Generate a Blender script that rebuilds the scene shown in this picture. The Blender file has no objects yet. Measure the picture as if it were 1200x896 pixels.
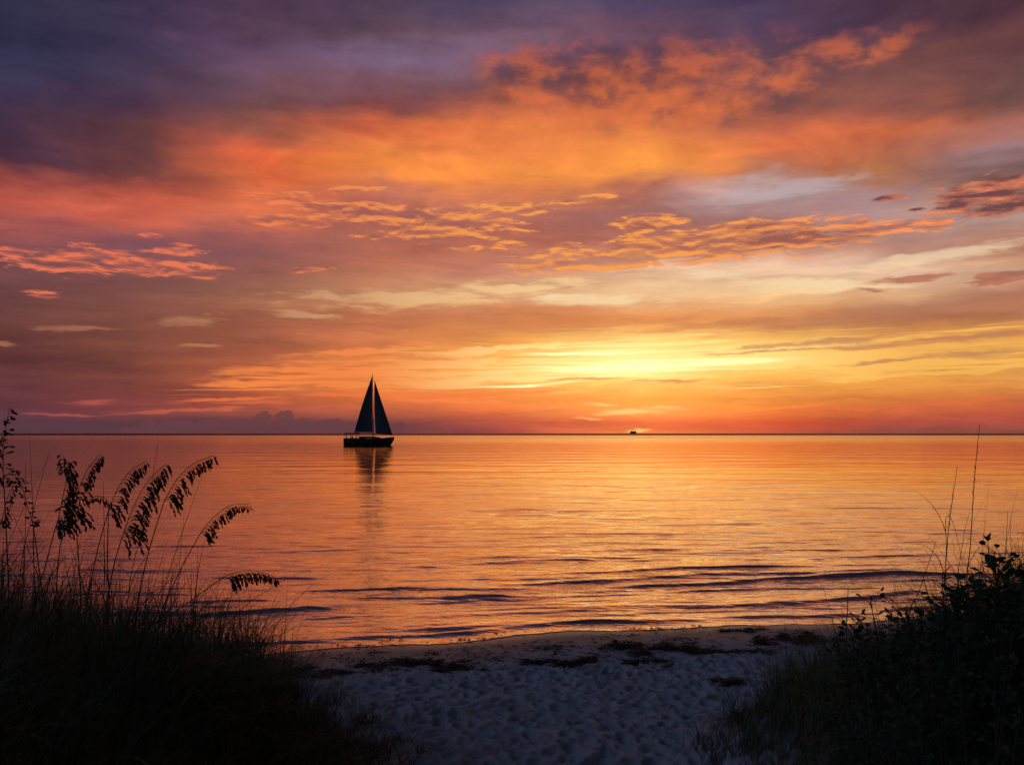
import bpy, bmesh, math, random
import numpy as np
from mathutils import Vector, Matrix
random.seed(7); RNG = np.random.default_rng(11)
S = bpy.context.scene
COL = S.collection
R = math.radians

# ------------------------------------------------------------------ camera
F = 1039.0                       # focal length in photo pixels (1200 wide)
CAM_Z = 3.0
PITCH = math.atan(59.5 / F)
cd = bpy.data.cameras.new('camera'); cam = bpy.data.objects.new('camera', cd); COL.objects.link(cam)
cam.location = (0, 0, CAM_Z); cam.rotation_euler = (R(90) + PITCH, 0, 0)
cd.sensor_width = 36; cd.sensor_fit = 'HORIZONTAL'; cd.lens = F / 1200 * 36
cd.clip_start = 0.05; cd.clip_end = 90000
S.camera = cam
S.view_settings.view_transform = 'Standard'; S.view_settings.look = 'None'
S.view_settings.exposure = 0.0; S.view_settings.gamma = 1.0; S.view_settings.use_curve_mapping = False
S.render.engine = 'CYCLES'
S.cycles.use_denoising = True
S.cycles.max_bounces = 4; S.cycles.diffuse_bounces = 2; S.cycles.glossy_bounces = 3
S.cycles.caustics_reflective = False; S.cycles.caustics_refractive = False

def ray(px, py):
    a = (px - 600) / F; b = (448 - py) / F
    c, s = math.cos(PITCH), math.sin(PITCH)
    return Vector((a, c - b * s, s + b * c))
def at(px, py, Y):                # the point of that sight line Y metres in front of the camera
    d = ray(px, py); t = Y / d.y
    return Vector((d.x * t, Y, CAM_Z + d.z * t))
def ground(px, py, z=0.0):
    d = ray(px, py); t = (z - CAM_Z) / d.z
    return Vector((d.x * t, d.y * t, z))
def azel(px, py):
    d = ray(px, py).normalized()
    return math.degrees(math.atan2(d.x, d.y)), math.degrees(math.asin(d.z))
def lin(c):
    return tuple((v / 255 / 12.92) if v / 255 <= 0.04045 else ((v / 255 + 0.055) / 1.055) ** 2.4 for v in c[:3])

# ------------------------------------------------------------------ node helper
class NT:
    def __init__(s, tree): s.t = tree; s.n = tree.nodes; s.l = tree.links
    def put(s, sock, v):
        if isinstance(v, bpy.types.NodeSocket): s.l.new(v, sock)
        elif isinstance(v, (tuple, list)) and len(v) == 3 and sock.type == 'RGBA': sock.default_value = (*v, 1)
        else: sock.default_value = v
    def m(s, op, a, b=None, c=None, clamp=False):
        n = s.n.new('ShaderNodeMath'); n.operation = op; n.use_clamp = clamp
        s.put(n.inputs[0], a)
        if b is not None: s.put(n.inputs[1], b)
        if c is not None: s.put(n.inputs[2], c)
        return n.outputs[0]
    def add(s, a, b): return s.m('ADD', a, b)
    def sub(s, a, b): return s.m('SUBTRACT', a, b)
    def mul(s, a, b): return s.m('MULTIPLY', a, b)
    def xyz(s, x=0.0, y=0.0, z=0.0):
        n = s.n.new('ShaderNodeCombineXYZ')
        for i, v in enumerate((x, y, z)): s.put(n.inputs[i], v)
        return n.outputs[0]
    def noise(s, vec, scale=1.0, detail=4.0, rough=0.55, dist=0.0, color=False):
        n = s.n.new('ShaderNodeTexNoise'); s.put(n.inputs['Vector'], vec)
        n.inputs['Scale'].default_value = scale; n.inputs['Detail'].default_value = detail
        n.inputs['Roughness'].default_value = rough; n.inputs['Distortion'].default_value = dist
        return n.outputs['Color' if color else 'Fac']
    def ss(s, v, lo, hi, a=0.0, b=1.0, kind='SMOOTHSTEP'):
        n = s.n.new('ShaderNodeMapRange'); n.interpolation_type = kind; n.clamp = True
        s.put(n.inputs[0], v)
        for i, q in enumerate((lo, hi, a, b)): s.put(n.inputs[1 + i], q)
        return n.outputs[0]
    def mix(s, f, a, b, mode='MIX'):
        n = s.n.new('ShaderNodeMix'); n.data_type = 'RGBA'; n.blend_type = mode
        s.put(n.inputs[0], f); s.put(n.inputs[6], a); s.put(n.inputs[7], b)
        return n.outputs[2]
    def rgb(s, r, g, b):
        n = s.n.new('ShaderNodeCombineColor')
        for i, v in enumerate((r, g, b)): s.put(n.inputs[i], v)
        return n.outputs[0]
    def sepc(s, v):
        n = s.n.new('ShaderNodeSeparateColor'); s.put(n.inputs[0], v); return n.outputs
    def sep(s, v):
        n = s.n.new('ShaderNodeSeparateXYZ'); s.put(n.inputs[0], v); return n.outputs

# ------------------------------------------------------------------ sky
SUN_AZ, SUN_EL = azel(742, 497)
W = bpy.data.worlds.new('World'); S.world = W; W.use_nodes = True
k = NT(W.node_tree); k.n.clear()
tc = k.n.new('ShaderNodeTexCoord')
dx, dy, dz = k.sep(tc.outputs['Generated'])
az0 = k.mul(k.m('ARCTAN2', dx, dy), 57.29578)
el0 = k.mul(k.m('ARCSINE', k.m('ABSOLUTE', dz)), 57.29578)
# high layers billow, low ones are drawn out along the horizon
w1 = k.sepc(k.noise(k.xyz(k.mul(az0, .055), k.mul(el0, .17), 3.1), 1, 4, .55, 0, True))
w2 = k.sepc(k.noise(k.xyz(k.mul(az0, .22), k.mul(el0, .75), 7.7), 1, 3, .6, 0, True))
env = k.ss(el0, 0.3, 16, .10, 1.0, 'LINEAR')
az = k.add(az0, k.add(k.mul(k.sub(w1[0], .5), 8), k.mul(k.sub(w2[0], .5), 3.0)))
el = k.add(el0, k.mul(env, k.add(k.mul(k.sub(w1[1], .5), 3.6), k.mul(k.sub(w2[1], .5), 2.4))))
COLX = [0, 150, 300, 450, 600, 750, 900, 1050, 1200]
GRID = [
(0,  [(50,48,72),(62,50,78),(72,52,75),(78,60,82),(85,70,98),(82,68,98),(76,60,88),(80,55,72),(78,48,58)]),
(30, [(44,42,68),(64,50,76),(98,70,90),(92,68,82),(105,78,98),(104,73,93),(80,62,90),(84,58,72),(105,65,68)]),
(60, [(56,55,84),(68,56,82),(108,78,105),(125,100,128),(118,88,110),(90,68,88),(85,64,80),(122,75,72),(112,70,72)]),
(90, [(58,52,80),(70,54,78),(105,72,85),(122,82,92),(112,72,76),(150,82,70),(108,70,76),(120,76,72),(105,72,70)]),
(120,[(62,48,74),(80,54,72),(105,66,66),(130,74,74),(172,92,70),(205,106,66),(142,84,74),(140,82,75),(115,78,72)]),
(150,[(66,46,68),(100,60,62),(150,82,68),(205,98,62),(215,115,65),(210,115,70),(180,95,70),(210,108,68),(175,108,95)]),
(180,[(78,48,64),(105,62,62),(218,98,62),(240,135,70),(235,130,72),(238,142,68),(215,110,68),(195,108,75),(160,124,126)]),
(205,[(135,68,66),(122,66,62),(222,105,62),(248,140,64),(245,145,70),(250,155,72),(170,102,75),(175,108,72),(130,92,82)]),
(230,[(190,88,72),(205,95,72),(218,110,68),(195,112,88),(225,130,76),(180,110,92),(190,165,165),(165,130,130),(165,120,90)]),
(255,[(170,86,80),(196,98,80),(215,112,77),(165,100,90),(175,105,90),(165,110,105),(165,120,115),(170,135,135),(180,150,140)]),
(272,[(152,82,82),(134,80,86),(160,92,86),(172,102,88),(180,105,88),(178,110,96),(180,124,110),(172,134,126),(182,136,118)]),
(290,[(132,80,84),(120,78,86),(142,86,86),(178,103,82),(180,105,85),(190,118,100),(190,125,98),(180,130,115),(190,130,105)]),
(315,[(126,78,80),(128,80,78),(138,84,78),(185,110,85),(200,130,105),(235,185,150),(225,185,160),(225,185,155),(205,160,125)]),
(345,[(120,74,74),(138,84,76),(168,108,84),(205,140,100),(225,165,120),(240,195,145),(240,190,135),(215,165,125),(175,115,95)]),
(375,[(122,72,70),(138,82,70),(165,96,74),(195,115,80),(205,125,82),(225,140,80),(215,135,80),(185,115,80),(185,120,80)]),
(400,[(122,70,66),(142,82,68),(170,96,72),(205,115,75),(240,155,75),(255,205,115),(250,190,95),(225,155,85),(235,165,80)]),
(425,[(120,66,66),(140,78,66),(180,96,68),(225,130,70),(248,165,72),(255,230,150),(255,220,120),(250,190,92),(215,150,80)]),
(445,[(118,64,66),(138,74,66),(188,98,68),(232,135,68),(248,160,68),(255,200,100),(250,170,75),(240,160,72),(225,150,75)]),
(465,[(116,62,68),(140,70,66),(184,92,64),(230,120,62),(240,130,60),(250,150,62),(245,145,62),(225,130,65),(210,115,65)]),
(482,[(110,62,74),(150,74,72),(175,88,72),(190,95,65),(222,105,62),(252,150,70),(240,120,55),(215,105,62),(200,92,65)]),
(495,[(98,62,76),(105,62,72),(110,62,68),(150,78,66),(200,88,66),(242,105,60),(225,90,55),(180,80,65),(165,75,65)]),
(506,[(88,60,72),(98,62,70),(105,62,65),(120,65,62),(185,80,66),(246,125,70),(205,90,62),(150,80,65),(140,75,62)]),
]
EDGE = [.86, .89, .94]          # the sky away from the glow, low on the left, is duller still
GRID = [(y, [tuple(v * (EDGE[i] if i < 3 and y >= 345 else 1) for v in c) for i, c in enumerate(row)]) for y, row in GRID]
ELMAX = 42.0
elf = k.m('DIVIDE', el, ELMAX, clamp=True)
grid = None; prev_az = None
for ci, x in enumerate(COLX):
    ramp = k.n.new('ShaderNodeValToRGB'); cr = ramp.color_ramp; cr.interpolation = 'LINEAR'
    stops = []
    for (y, row) in reversed(GRID):
        stops.append((max(0.0, azel(x, y)[1]) / ELMAX, lin(row[ci])))
    stops.append((1.0, lin((46, 40, 58))))
    while len(cr.elements) > 1: cr.elements.remove(cr.elements[-1])
    cr.elements[0].position = stops[0][0]; cr.elements[0].color = (*stops[0][1], 1)
    for p, c in stops[1:]:
        e = cr.elements.new(p); e.color = (*c, 1)
    k.put(ramp.inputs[0], elf)
    a = azel(x, 507)[0]
    grid = ramp.outputs[0] if grid is None else k.mix(k.ss(az, prev_az, a, 0, 1, 'LINEAR'), grid, ramp.outputs[0])
    prev_az = a
sky = grid
VEC = {}
def vdot(a, b):
    n = k.n.new('ShaderNodeVectorMath'); n.operation = 'DOT_PRODUCT'
    k.l.new(a, n.inputs[0])
    if isinstance(b, tuple): n.inputs[1].default_value = b
    else: k.l.new(b, n.inputs[1])
    return n.outputs['Value']
def emax(lst, E=None):
    """1 in the middle of any of the ellipses of sky, 0 on its rim, negative outside"""
    key = id(E) if E is not None else 0
    if key not in VEC: VEC[key] = k.xyz(az0, E if E is not None else el0, 1.0)
    dg = 0.0551; o = None; P = VEC[key]
    for (px, py, rx, ry, *rot) in lst:
        a, e = azel(px, py); t = R(rot[0]) if rot else 0.0; ca, sa = math.cos(t), math.sin(t); sx, sy = 1 / (rx * dg), 1 / (ry * dg)
        if t:
            u = vdot(P, (ca * sx, sa * sx, -(a * ca + e * sa) * sx)); v = vdot(P, (-sa * sy, ca * sy, (a * sa - e * ca) * sy))
            d2 = k.m('MULTIPLY_ADD', v, v, k.mul(u, u))
        else:
            n = k.n.new('ShaderNodeVectorMath'); n.operation = 'MULTIPLY_ADD'; k.l.new(P, n.inputs[0])
            n.inputs[1].default_value = (sx, sy, 0); n.inputs[2].default_value = (-a * sx, -e * sy, 0)
            d2 = vdot(n.outputs[0], n.outputs[0])
        o = d2 if o is None else k.m('MINIMUM', o, d2)
    return k.sub(1.0, k.m('SQRT', o))
# noises shared by all the cloud layers
n_w = k.noise(k.xyz(k.mul(az0, .30), k.mul(el0, .9), 61), 1, 3, .6)
E1 = k.add(el0, k.mul(k.sub(n_w, .5), .85))
n_s = k.noise(k.xyz(k.mul(az0, .15), k.mul(E1, 2.4), 64), 1, 4, .6, .3)
E2 = k.add(el0, k.add(k.mul(k.sub(n_w, .5), .30), k.mul(az0, -.012)))
n_f = k.noise(k.xyz(k.mul(az0, .085), k.mul(E2, 4.4), 79), 1, 4, .6, .15)
n_m = k.noise(k.xyz(k.mul(az0, .26), k.mul(E1, 2.0), 33), 1, 5, .64, .3)
PA = k.xyz(k.mul(az0, .44), k.mul(el0, 2.1), 11); PB = k.xyz(k.mul(az0, .44), k.mul(k.sub(el0, .26), 2.1), 11)
n_a = k.noise(PA, 1, 7, .70, .5)
n_r = k.sub(k.noise(PA, 1, 3, .6, .5), k.noise(PB, 1, 3, .6, .5))
# -- drawn-out streaks in the lower sky
st = k.noise(k.xyz(k.mul(az0, .07), k.mul(E1, .80), 1.3), 1, 5, .6, .4)
low = k.ss(el0, 20, 6, .3, 1.0)
vv = k.add(1.0, k.mul(low, k.add(k.mul(k.sub(st, .5), 1.15), k.mul(k.sub(n_m, .5), .45))))
sky = k.mix(1.0, sky, k.rgb(vv, vv, k.add(.25, k.mul(vv, .75))), 'MULTIPLY')
# -- big soft billows in the upper sky
bl = k.noise(k.xyz(k.mul(az0, .15), k.mul(el0, .34), 4.4), 1, 5, .58, .6)
up = k.ss(el0, 9, 16)
bv = k.add(1.0, k.mul(up, k.mul(k.sub(bl, .5), 1.2)))
sky = k.mix(1.0, sky, k.rgb(bv, bv, k.add(.3, k.mul(bv, .7))), 'MULTIPLY')
# -- sunlit bulges hanging below the dark upper deck
mw = k.noise(k.xyz(k.mul(az0, .40), k.mul(el0, .68), 22.0), 1, 5, .56, .15)
menv = emax([(800, 98, 225, 66, 0), (670, 92, 140, 58, -4), (985, 64, 105, 28, 6), (600, 80, 80, 22, -6)])
me_ = k.ss(menv, -.05, .55)
mw2 = k.noise(k.xyz(k.mul(az0, .40), k.mul(k.sub(el0, .60), .68), 22.0), 1, 4, .56, .15)
cell = k.add(k.mul(k.sub(mw, .5), 2.2), k.mul(k.sub(bl, .5), .5))
mm = k.mul(k.ss(k.add(cell, k.mul(me_, .26)), -.05, .62), me_)
mdark = k.mul(k.ss(cell, .02, -.40), me_)
mlit = k.add(.62, k.mul(k.sub(mw, mw2), 3.6))
sky = k.mix(k.mul(mdark, .55), sky, lin((104, 68, 80)))
mcol = k.mix(k.ss(el0, 20, 25), lin((226, 116, 66)), lin((182, 88, 70)))
mcol = k.mix(k.m('ADD', mlit, 0, clamp=True), k.mix(.6, mcol, lin((140, 78, 74))), mcol)
sky = k.mix(k.mul(mm, .72), sky, mcol)
# -- small broken cumulus, lit from below by the low sun
def patches(lst, bright, dark, amt=.95, thr=0.0, soft=.36, rel=4.6, lit0=.50, dens=.62):
    global sky
    e = emax(lst)
    d = k.add(k.mul(e, .80), k.mul(k.sub(n_a, .5), 2.6))
    mask = k.mul(k.ss(d, .16 + thr, .16 + thr + soft), k.ss(e, -.35, .1))
    lit = k.add(lit0, k.add(k.mul(n_r, rel), k.ss(d, .75, .2, -.20, .16)))
    lit = k.m('ADD', lit, 0, clamp=True)
    c = k.mix(lit, dark, bright)
    sky = k.mix(k.mul(k.mul(mask, k.add(dens, k.mul(lit, 1 - dens))), amt), sky, c)
lit_c = k.mix(k.ss(az0, -24, 4), lin((235, 118, 82)), lin((250, 158, 82)))
lit_c = k.mix(k.ss(az0, 12, 26), lit_c, lin((252, 150, 95)))
drk_c = k.mix(k.ss(az0, -20, 5), lin((140, 82, 84)), lin((166, 98, 84)))
patches([(95, 305, 110, 17, 0), (150, 312, 110, 12, 0), (195, 298, 50, 10, 12), (230, 320, 34, 7, 2), (50, 346, 22, 5, 0), (178, 276, 16, 3.5, 0)],
        lit_c, drk_c, .95, thr=-.10)
patches([(400, 246, 110, 15, -4), (330, 258, 70, 9, 0), (520, 262, 110, 22, 0), (600, 244, 60, 10, 0), (560, 291, 40, 4, 0), (355, 316, 34, 4, 4),
         (435, 277, 24, 3.5, 0), (415, 222, 40, 6, 8), (660, 236, 34, 5, 2), (695, 231, 28, 4, 0), (605, 286, 26, 5, 0), (350, 228, 22, 5, 0)],
        lit_c, drk_c, .95, thr=-.10)
patches([(720, 300, 130, 20, 5), (850, 284, 170, 24, 2), (760, 262, 44, 11, 0), (1040, 268, 60, 9, 6), (660, 310, 64, 9, 0),
         (1095, 262, 26, 9, 0), (885, 268, 90, 12, 0)],
        lit_c, drk_c, 1.0, thr=-.18)
patches([(940, 279, 105, 15, 3), (895, 270, 60, 9, 0)], lit_c, lin((150, 88, 80)), .9, thr=-.10, rel=3.6, lit0=.16, dens=.9)
patches([(1160, 228, 70, 20, 4), (1185, 238, 70, 15, 4), (1040, 232, 20, 4, 0), (1075, 245, 16, 3, 0)],
        lin((240, 138, 96)), lin((112, 68, 74)), .95, thr=-.12, rel=3.2, lit0=.22, dens=1.0)
patches([(1062, 328, 44, 5.5, 3), (1180, 324, 44, 8, 3), (1020, 340, 16, 3, -6)],
        lin((190, 116, 92)), lin((160, 98, 84)), .9, thr=-.2, dens=.9)
# -- thin pale streamers
pale_c = k.mix(k.ss(az0, -25, 4), lin((174, 114, 84)), lin((255, 214, 150)))
def streamers(lst, colr, amt, nz=None, gain=1.9, lo=.05, hi=.75, E=None):
    global sky
    e = emax(lst, E=E or E1)
    f = k.ss(k.add(e, k.mul(k.sub(nz or n_m, .5), gain)), lo, hi)
    sky = k.mix(k.mul(f, amt), sky, colr)
streamers([(90, 386, 46, 5, 3), (230, 376, 48, 7, 5), (5, 402, 16, 4, 0), (350, 368, 46, 6, -4), (470, 350, 190, 14, 2), (600, 336, 120, 10, 3), (240, 406, 30, 4, 0)],
          pale_c, .66, None, 2.8)
streamers([(845, 322, 66, 9, -8), (700, 352, 120, 10, -2), (960, 335, 110, 12, -3), (1100, 300, 120, 10, 6), (920, 224, 110, 12, 4)],
          k.mix(k.ss(el0, 9, 14), lin((250, 220, 172)), lin((190, 170, 172))), .7)
# -- glowing bars over the hidden sun
glow_c = k.mix(k.ss(k.sub(az0, SUN_AZ), -3, -19), (1.02, .76, .28), lin((246, 136, 70)))
glow_c = k.mix(k.ss(k.sub(az0, SUN_AZ), 4, 17), glow_c, lin((248, 184, 90)))
streamers([(740, 424, 230, 34, 1), (600, 436, 220, 22, 4), (900, 424, 260, 20, 2), (1060, 432, 200, 14, 3), (440, 432, 150, 18, 5), (330, 442, 110, 14, 4), (1060, 402, 160, 7, 4)],
          glow_c, .95, n_f, 4.6, .16, .95, E2)
streamers([(735, 432, 120, 12, 2), (690, 414, 110, 5, 2), (840, 427, 110, 5, 1), (640, 450, 80, 3, 3)], (1.3, 1.06, .54), .85, n_f, 2.6, .0, .9, E2)
streamers([(270, 468, 90, 4, 3), (420, 462, 90, 4, 3), (560, 462, 120, 4, 3)], lin((240, 118, 64)), .8, n_s, 1.4)
streamers([(742, 483, 66, 5.5, 1), (700, 472, 36, 2, 0), (800, 478, 60, 3, -2), (745, 504, 26, 3, 0), (690, 490, 30, 2.5, -3)],
          k.mix(k.ss(k.m('ABSOLUTE', k.sub(az0, SUN_AZ)), .5, 5), lin((255, 206, 124)), lin((250, 132, 66))), .8)
streamers([(110, 469, 34, 4, 2), (200, 482, 120, 3.5, 3), (290, 472, 60, 4, 2), (1000, 478, 160, 3, 2), (1120, 470, 110, 3.5, 3), (90, 486, 60, 2.5, 0)],
          k.mix(k.ss(az0, -26, -12), lin((188, 88, 74)), lin((226, 112, 66))), .75)
streamers([(430, 412, 110, 5, 5), (350, 432, 120, 6, 4), (490, 428, 140, 7, 5), (290, 448, 80, 5, 3), (430, 449, 140, 6, 4), (570, 410, 130, 6, 5), (560, 446, 130, 6, 3), (1000, 420, 160, 5, 2), (1100, 436, 140, 5, 3), (900, 408, 120, 4, 3)],
          glow_c, .85, None, 2.4, .0, .7)
# -- the broad soft glow that the hidden sun throws through the thin cloud
gl_e = k.m('MAXIMUM', emax([(745, 432, 330, 92)]), 0.0)
gl_f = k.m('POWER', gl_e, 1.6)
sky = k.mix(1.0, sky, k.rgb(k.mul(gl_f, .36), k.mul(gl_f, .20), k.mul(gl_f, .055)), 'ADD')
# -- dull bands crossing in front of the glow
streamers([(1000, 374, 190, 11, 4), (1150, 352, 110, 13, 5), (850, 380, 150, 9, 2), (1100, 398, 150, 5, 3), (950, 402, 130, 4, 3), (1150, 412, 90, 7, 2), (690, 378, 190, 11, 0),
           (640, 362, 120, 6, -2), (700, 443, 60, 3.5, 2), (790, 447, 60, 4, 2), (900, 412, 90, 2.5, 2), (1030, 424, 80, 3, 2), (480, 392, 130, 8, 2)],
          k.mix(k.ss(az0, 6, 20), lin((214, 128, 78)), lin((178, 116, 88))), .66, None, 2.8, -.05, .8)
# -- low bank and two far cumulus heads on the left horizon
n_c = k.noise(k.xyz(k.mul(az0, 1.5), k.mul(el0, 1.7), 97), 1, 5, .66)
cb = emax([(309, 490, 9.5, 8.5), (333, 490, 12, 10.5), (322, 501, 42, 9.5), (350, 497, 18, 6.5), (388, 496, 18, 6.5), (430, 500, 46, 9), (250, 502, 100, 10)])
bank = k.ss(k.add(cb, k.mul(k.sub(n_c, .5), 1.7)), .0, .14)
sky = k.mix(k.mul(bank, .88), sky, lin((112, 66, 69)))
haz = k.mul(k.ss(el0, 1.5, .1), k.ss(az0, 3, -8))
sky = k.mix(k.mul(haz, .6), sky, lin((94, 60, 68)))
# -- the rest of the dome: clear dusk overhead and behind
nish = k.n.new('ShaderNodeTexSky'); nish.sky_type = 'NISHITA'; nish.sun_disc = False
nish.sun_elevation = R(SUN_EL); nish.sun_rotation = R(SUN_AZ)
dusk = k.mix(1.0, nish.outputs[0], (.08, .08, .08), 'MULTIPLY')
# bright blue patch added unseen at the back left, raking light over the sand
dv = k.n.new('ShaderNodeVectorMath'); dv.operation = 'DOT_PRODUCT'; k.l.new(tc.outputs['Generated'], dv.inputs[0])
oa, oe = R(-112), R(27); dv.inputs[1].default_value = (math.sin(oa) * math.cos(oe), math.cos(oa) * math.cos(oe), math.sin(oe))
back_fill = k.ss(dv.outputs['Value'], .70, .95)
dusk = k.mix(.6, dusk, k.mix(back_fill, (.016, .021, .042), (.40, .52, .95)))
away = k.m('MAXIMUM', k.ss(el0, 46, 80), k.ss(k.m('ABSOLUTE', az0), 48, 95))
sky = k.mix(away, sky, dusk)
bg = k.n.new('ShaderNodeBackground'); k.put(bg.inputs[0], sky); bg.inputs[1].default_value = 1.0
out = k.n.new('ShaderNodeOutputWorld'); k.l.new(bg.outputs[0], out.inputs[0])
W.cycles.sampling_method = 'NONE'

sl = bpy.data.lights.new('sun', 'SUN'); sl.energy = 0.008; sl.angle = R(34); sl.color = (1.0, .55, .22)
sun = bpy.data.objects.new('sun', sl); COL.objects.link(sun)
sd = Vector((math.sin(R(SUN_AZ)) * math.cos(R(SUN_EL)), math.cos(R(SUN_AZ)) * math.cos(R(SUN_EL)), math.sin(R(SUN_EL))))
sun.rotation_euler = (-sd).to_track_quat('-Z', 'Y').to_euler()

# ------------------------------------------------------------------ object helpers
def link(name, me, mat=None, parent=None):
    o = bpy.data.objects.new(name, me); COL.objects.link(o)
    if mat is not None: me.materials.append(mat)
    if parent is not None: o.parent = parent
    return o
def tag(o, label=None, cat=None, group=None, kind=None):
    if label: o['label'] = label
    if cat: o['category'] = cat
    if group: o['group'] = group
    if kind: o['kind'] = kind
    return o
def empty(name, loc, rz=0.0):
    o = bpy.data.objects.new(name, None); COL.objects.link(o); o.location = loc; o.rotation_euler = (0, 0, rz)
    o.empty_display_size = .2
    return o
class MB:
    """collects vertices and faces of one mesh"""
    def __init__(s): s.v = []; s.f = []
    def add(s, vs, fs):
        o = len(s.v); s.v += [tuple(p) for p in vs]; s.f += [tuple(i + o for i in q) for q in fs]
    def tube(s, pts, r0, r1=None, n=6):
        pts = [Vector(p) for p in pts]; r1 = r0 if r1 is None else r1
        vs = []; fs = []; L = len(pts)
        for i, p in enumerate(pts):
            t = (pts[min(i + 1, L - 1)] - pts[max(i - 1, 0)]).normalized()
            a = t.orthogonal().normalized() if i == 0 else (a - t * a.dot(t)).normalized()
            b = t.cross(a); r = r0 + (r1 - r0) * i / max(1, L - 1)
            vs += [p + (a * math.cos(2 * math.pi * j / n) + b * math.sin(2 * math.pi * j / n)) * r for j in range(n)]
        for i in range(L - 1):
            for j in range(n):
                fs.append((i * n + j, i * n + (j + 1) % n, (i + 1) * n + (j + 1) % n, (i + 1) * n + j))
        fs.append(tuple(range(n - 1, -1, -1))); fs.append(tuple((L - 1) * n + j for j in range(n)))
        s.add(vs, fs)
    def ribbon(s, pts, w0, side=None):
        """flat tapering blade"""
        pts = [Vector(p) for p in pts]; L = len(pts); vs = []; fs = []
        for i, p in enumerate(pts):
            t = (pts[min(i + 1, L - 1)] - pts[max(i - 1, 0)]).normalized()
            sd_ = (side or Vector((1, .2, 0))); sd_ = (sd_ - t * sd_.dot(t)).normalized()
            w = w0 * (1 - (i / (L - 1)) ** 1.6) + w0 * .04
            vs += [p - sd_ * w / 2, p + sd_ * w / 2]
        for i in range(L - 1): fs.append((2 * i, 2 * i + 1, 2 * i + 3, 2 * i + 2))
        s.add(vs, fs)
    def box(s, c, d, rz=0.0):
        M = Matrix.Rotation(rz, 3, 'Z'); c = Vector(c)
        vs = [c + M @ Vector((sx * d[0] / 2, sy * d[1] / 2, sz * d[2] / 2)) for sx in (-1, 1) for sy in (-1, 1) for sz in (-1, 1)]
        s.add(vs, [(0, 1, 3, 2), (4, 6, 7, 5), (0, 4, 5, 1), (2, 3, 7, 6), (0, 2, 6, 4), (1, 5, 7, 3)])
    def leaf(s, p, d, n_, L, w, fold=.25):
        """ovate leaf with a fold along its midrib"""
        d = d.normalized(); b = d.cross(n_).normalized(); n_ = b.cross(d)
        prof = [(0, .12), (.25, .78), (.5, 1.0), (.75, .82), (1.0, .10)]
        vs = []; fs = []
        for t, ww in prof:
            c = p + d * (t * L) - n_ * (.18 * L * t * t)
            vs += [c - b * (w / 2 * ww) + n_ * (w / 2 * ww * fold), c, c + b * (w / 2 * ww) + n_ * (w / 2 * ww * fold)]
        for i in range(len(prof) - 1):
            q = 3 * i
            fs += [(q, q + 1, q + 4, q + 3), (q + 1, q + 2, q + 5, q + 4)]
        s.add(vs, fs)
    def build(s, name, mat=None, parent=None, smooth=True):
        me = bpy.data.meshes.new(name); me.from_pydata(s.v, [], s.f); me.update()
        if smooth: me.polygons.foreach_set('use_smooth', [True] * len(me.polygons))
        return link(name, me, mat, parent)

def grid_mesh(name, X, Y, Z, mat):
    """X,Y,Z: (rows, cols) arrays"""
    r, c = X.shape
    co = np.stack([X, Y, Z], -1).reshape(-1, 3).astype(np.float32)
    i = np.arange(r * c).reshape(r, c)
    q = np.stack([i[:-1, :-1], i[:-1, 1:], i[1:, 1:], i[1:, :-1]], -1).reshape(-1, 4).astype(np.int32)
    me = bpy.data.meshes.new(name)
    me.vertices.add(len(co)); me.vertices.foreach_set('co', co.ravel())
    me.loops.add(q.size); me.loops.foreach_set('vertex_index', q.ravel())
    me.polygons.add(len(q)); me.polygons.foreach_set('loop_start', np.arange(0, q.size, 4, dtype=np.int32))
    me.polygons.foreach_set('loop_total', np.full(len(q), 4, dtype=np.int32))
    me.polygons.foreach_set('use_smooth', np.ones(len(q), dtype=bool))
    me.update(calc_edges=True); me.validate()
    return link(name, me, mat)

# ------------------------------------------------------------------ materials
def mat_new(name):
    m = bpy.data.materials.new(name); m.use_nodes = True
    q = NT(m.node_tree); b = q.n.get('Principled BSDF')
    return m, q, b
def simple(name, c1, c2, rough=.6, scale=20.0, bump=0.0, spec=.3):
    m, q, b = mat_new(name)
    t = q.n.new('ShaderNodeTexCoord')
    f = q.noise(t.outputs['Object'], scale, 5, .6)
    q.put(b.inputs['Base Color'], q.mix(q.ss(f, .35, .65), c1, c2))
    b.inputs['Roughness'].default_value = rough; b.inputs['Specular IOR Level'].default_value = spec
    if bump:
        bn = q.n.new('ShaderNodeBump'); bn.inputs['Strength'].default_value = bump; bn.inputs['Distance'].default_value = .01
        q.put(bn.inputs['Height'], f); q.l.new(bn.outputs[0], b.inputs['Normal'])
    return m
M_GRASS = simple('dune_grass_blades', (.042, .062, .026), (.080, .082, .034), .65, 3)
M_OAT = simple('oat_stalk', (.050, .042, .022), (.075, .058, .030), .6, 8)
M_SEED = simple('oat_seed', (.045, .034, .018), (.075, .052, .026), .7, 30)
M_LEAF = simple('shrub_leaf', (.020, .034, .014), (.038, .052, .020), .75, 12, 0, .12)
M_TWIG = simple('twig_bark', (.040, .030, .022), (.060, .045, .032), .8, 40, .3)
M_WEED = simple('dried_seaweed', (.018, .012, .008), (.040, .028, .016), .7, 14)
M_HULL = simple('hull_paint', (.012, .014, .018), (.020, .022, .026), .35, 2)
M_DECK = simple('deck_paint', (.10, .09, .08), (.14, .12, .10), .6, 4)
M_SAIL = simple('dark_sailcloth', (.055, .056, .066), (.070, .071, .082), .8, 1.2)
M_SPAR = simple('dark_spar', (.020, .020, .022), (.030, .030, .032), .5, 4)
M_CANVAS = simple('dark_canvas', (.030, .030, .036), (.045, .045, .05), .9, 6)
M_SKIN = simple('skin', (.30, .17, .12), (.36, .21, .15), .6, 6)
M_CLOTH1 = simple('dark_cloth', (.03, .03, .04), (.05, .05, .06), .9, 10)
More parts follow.
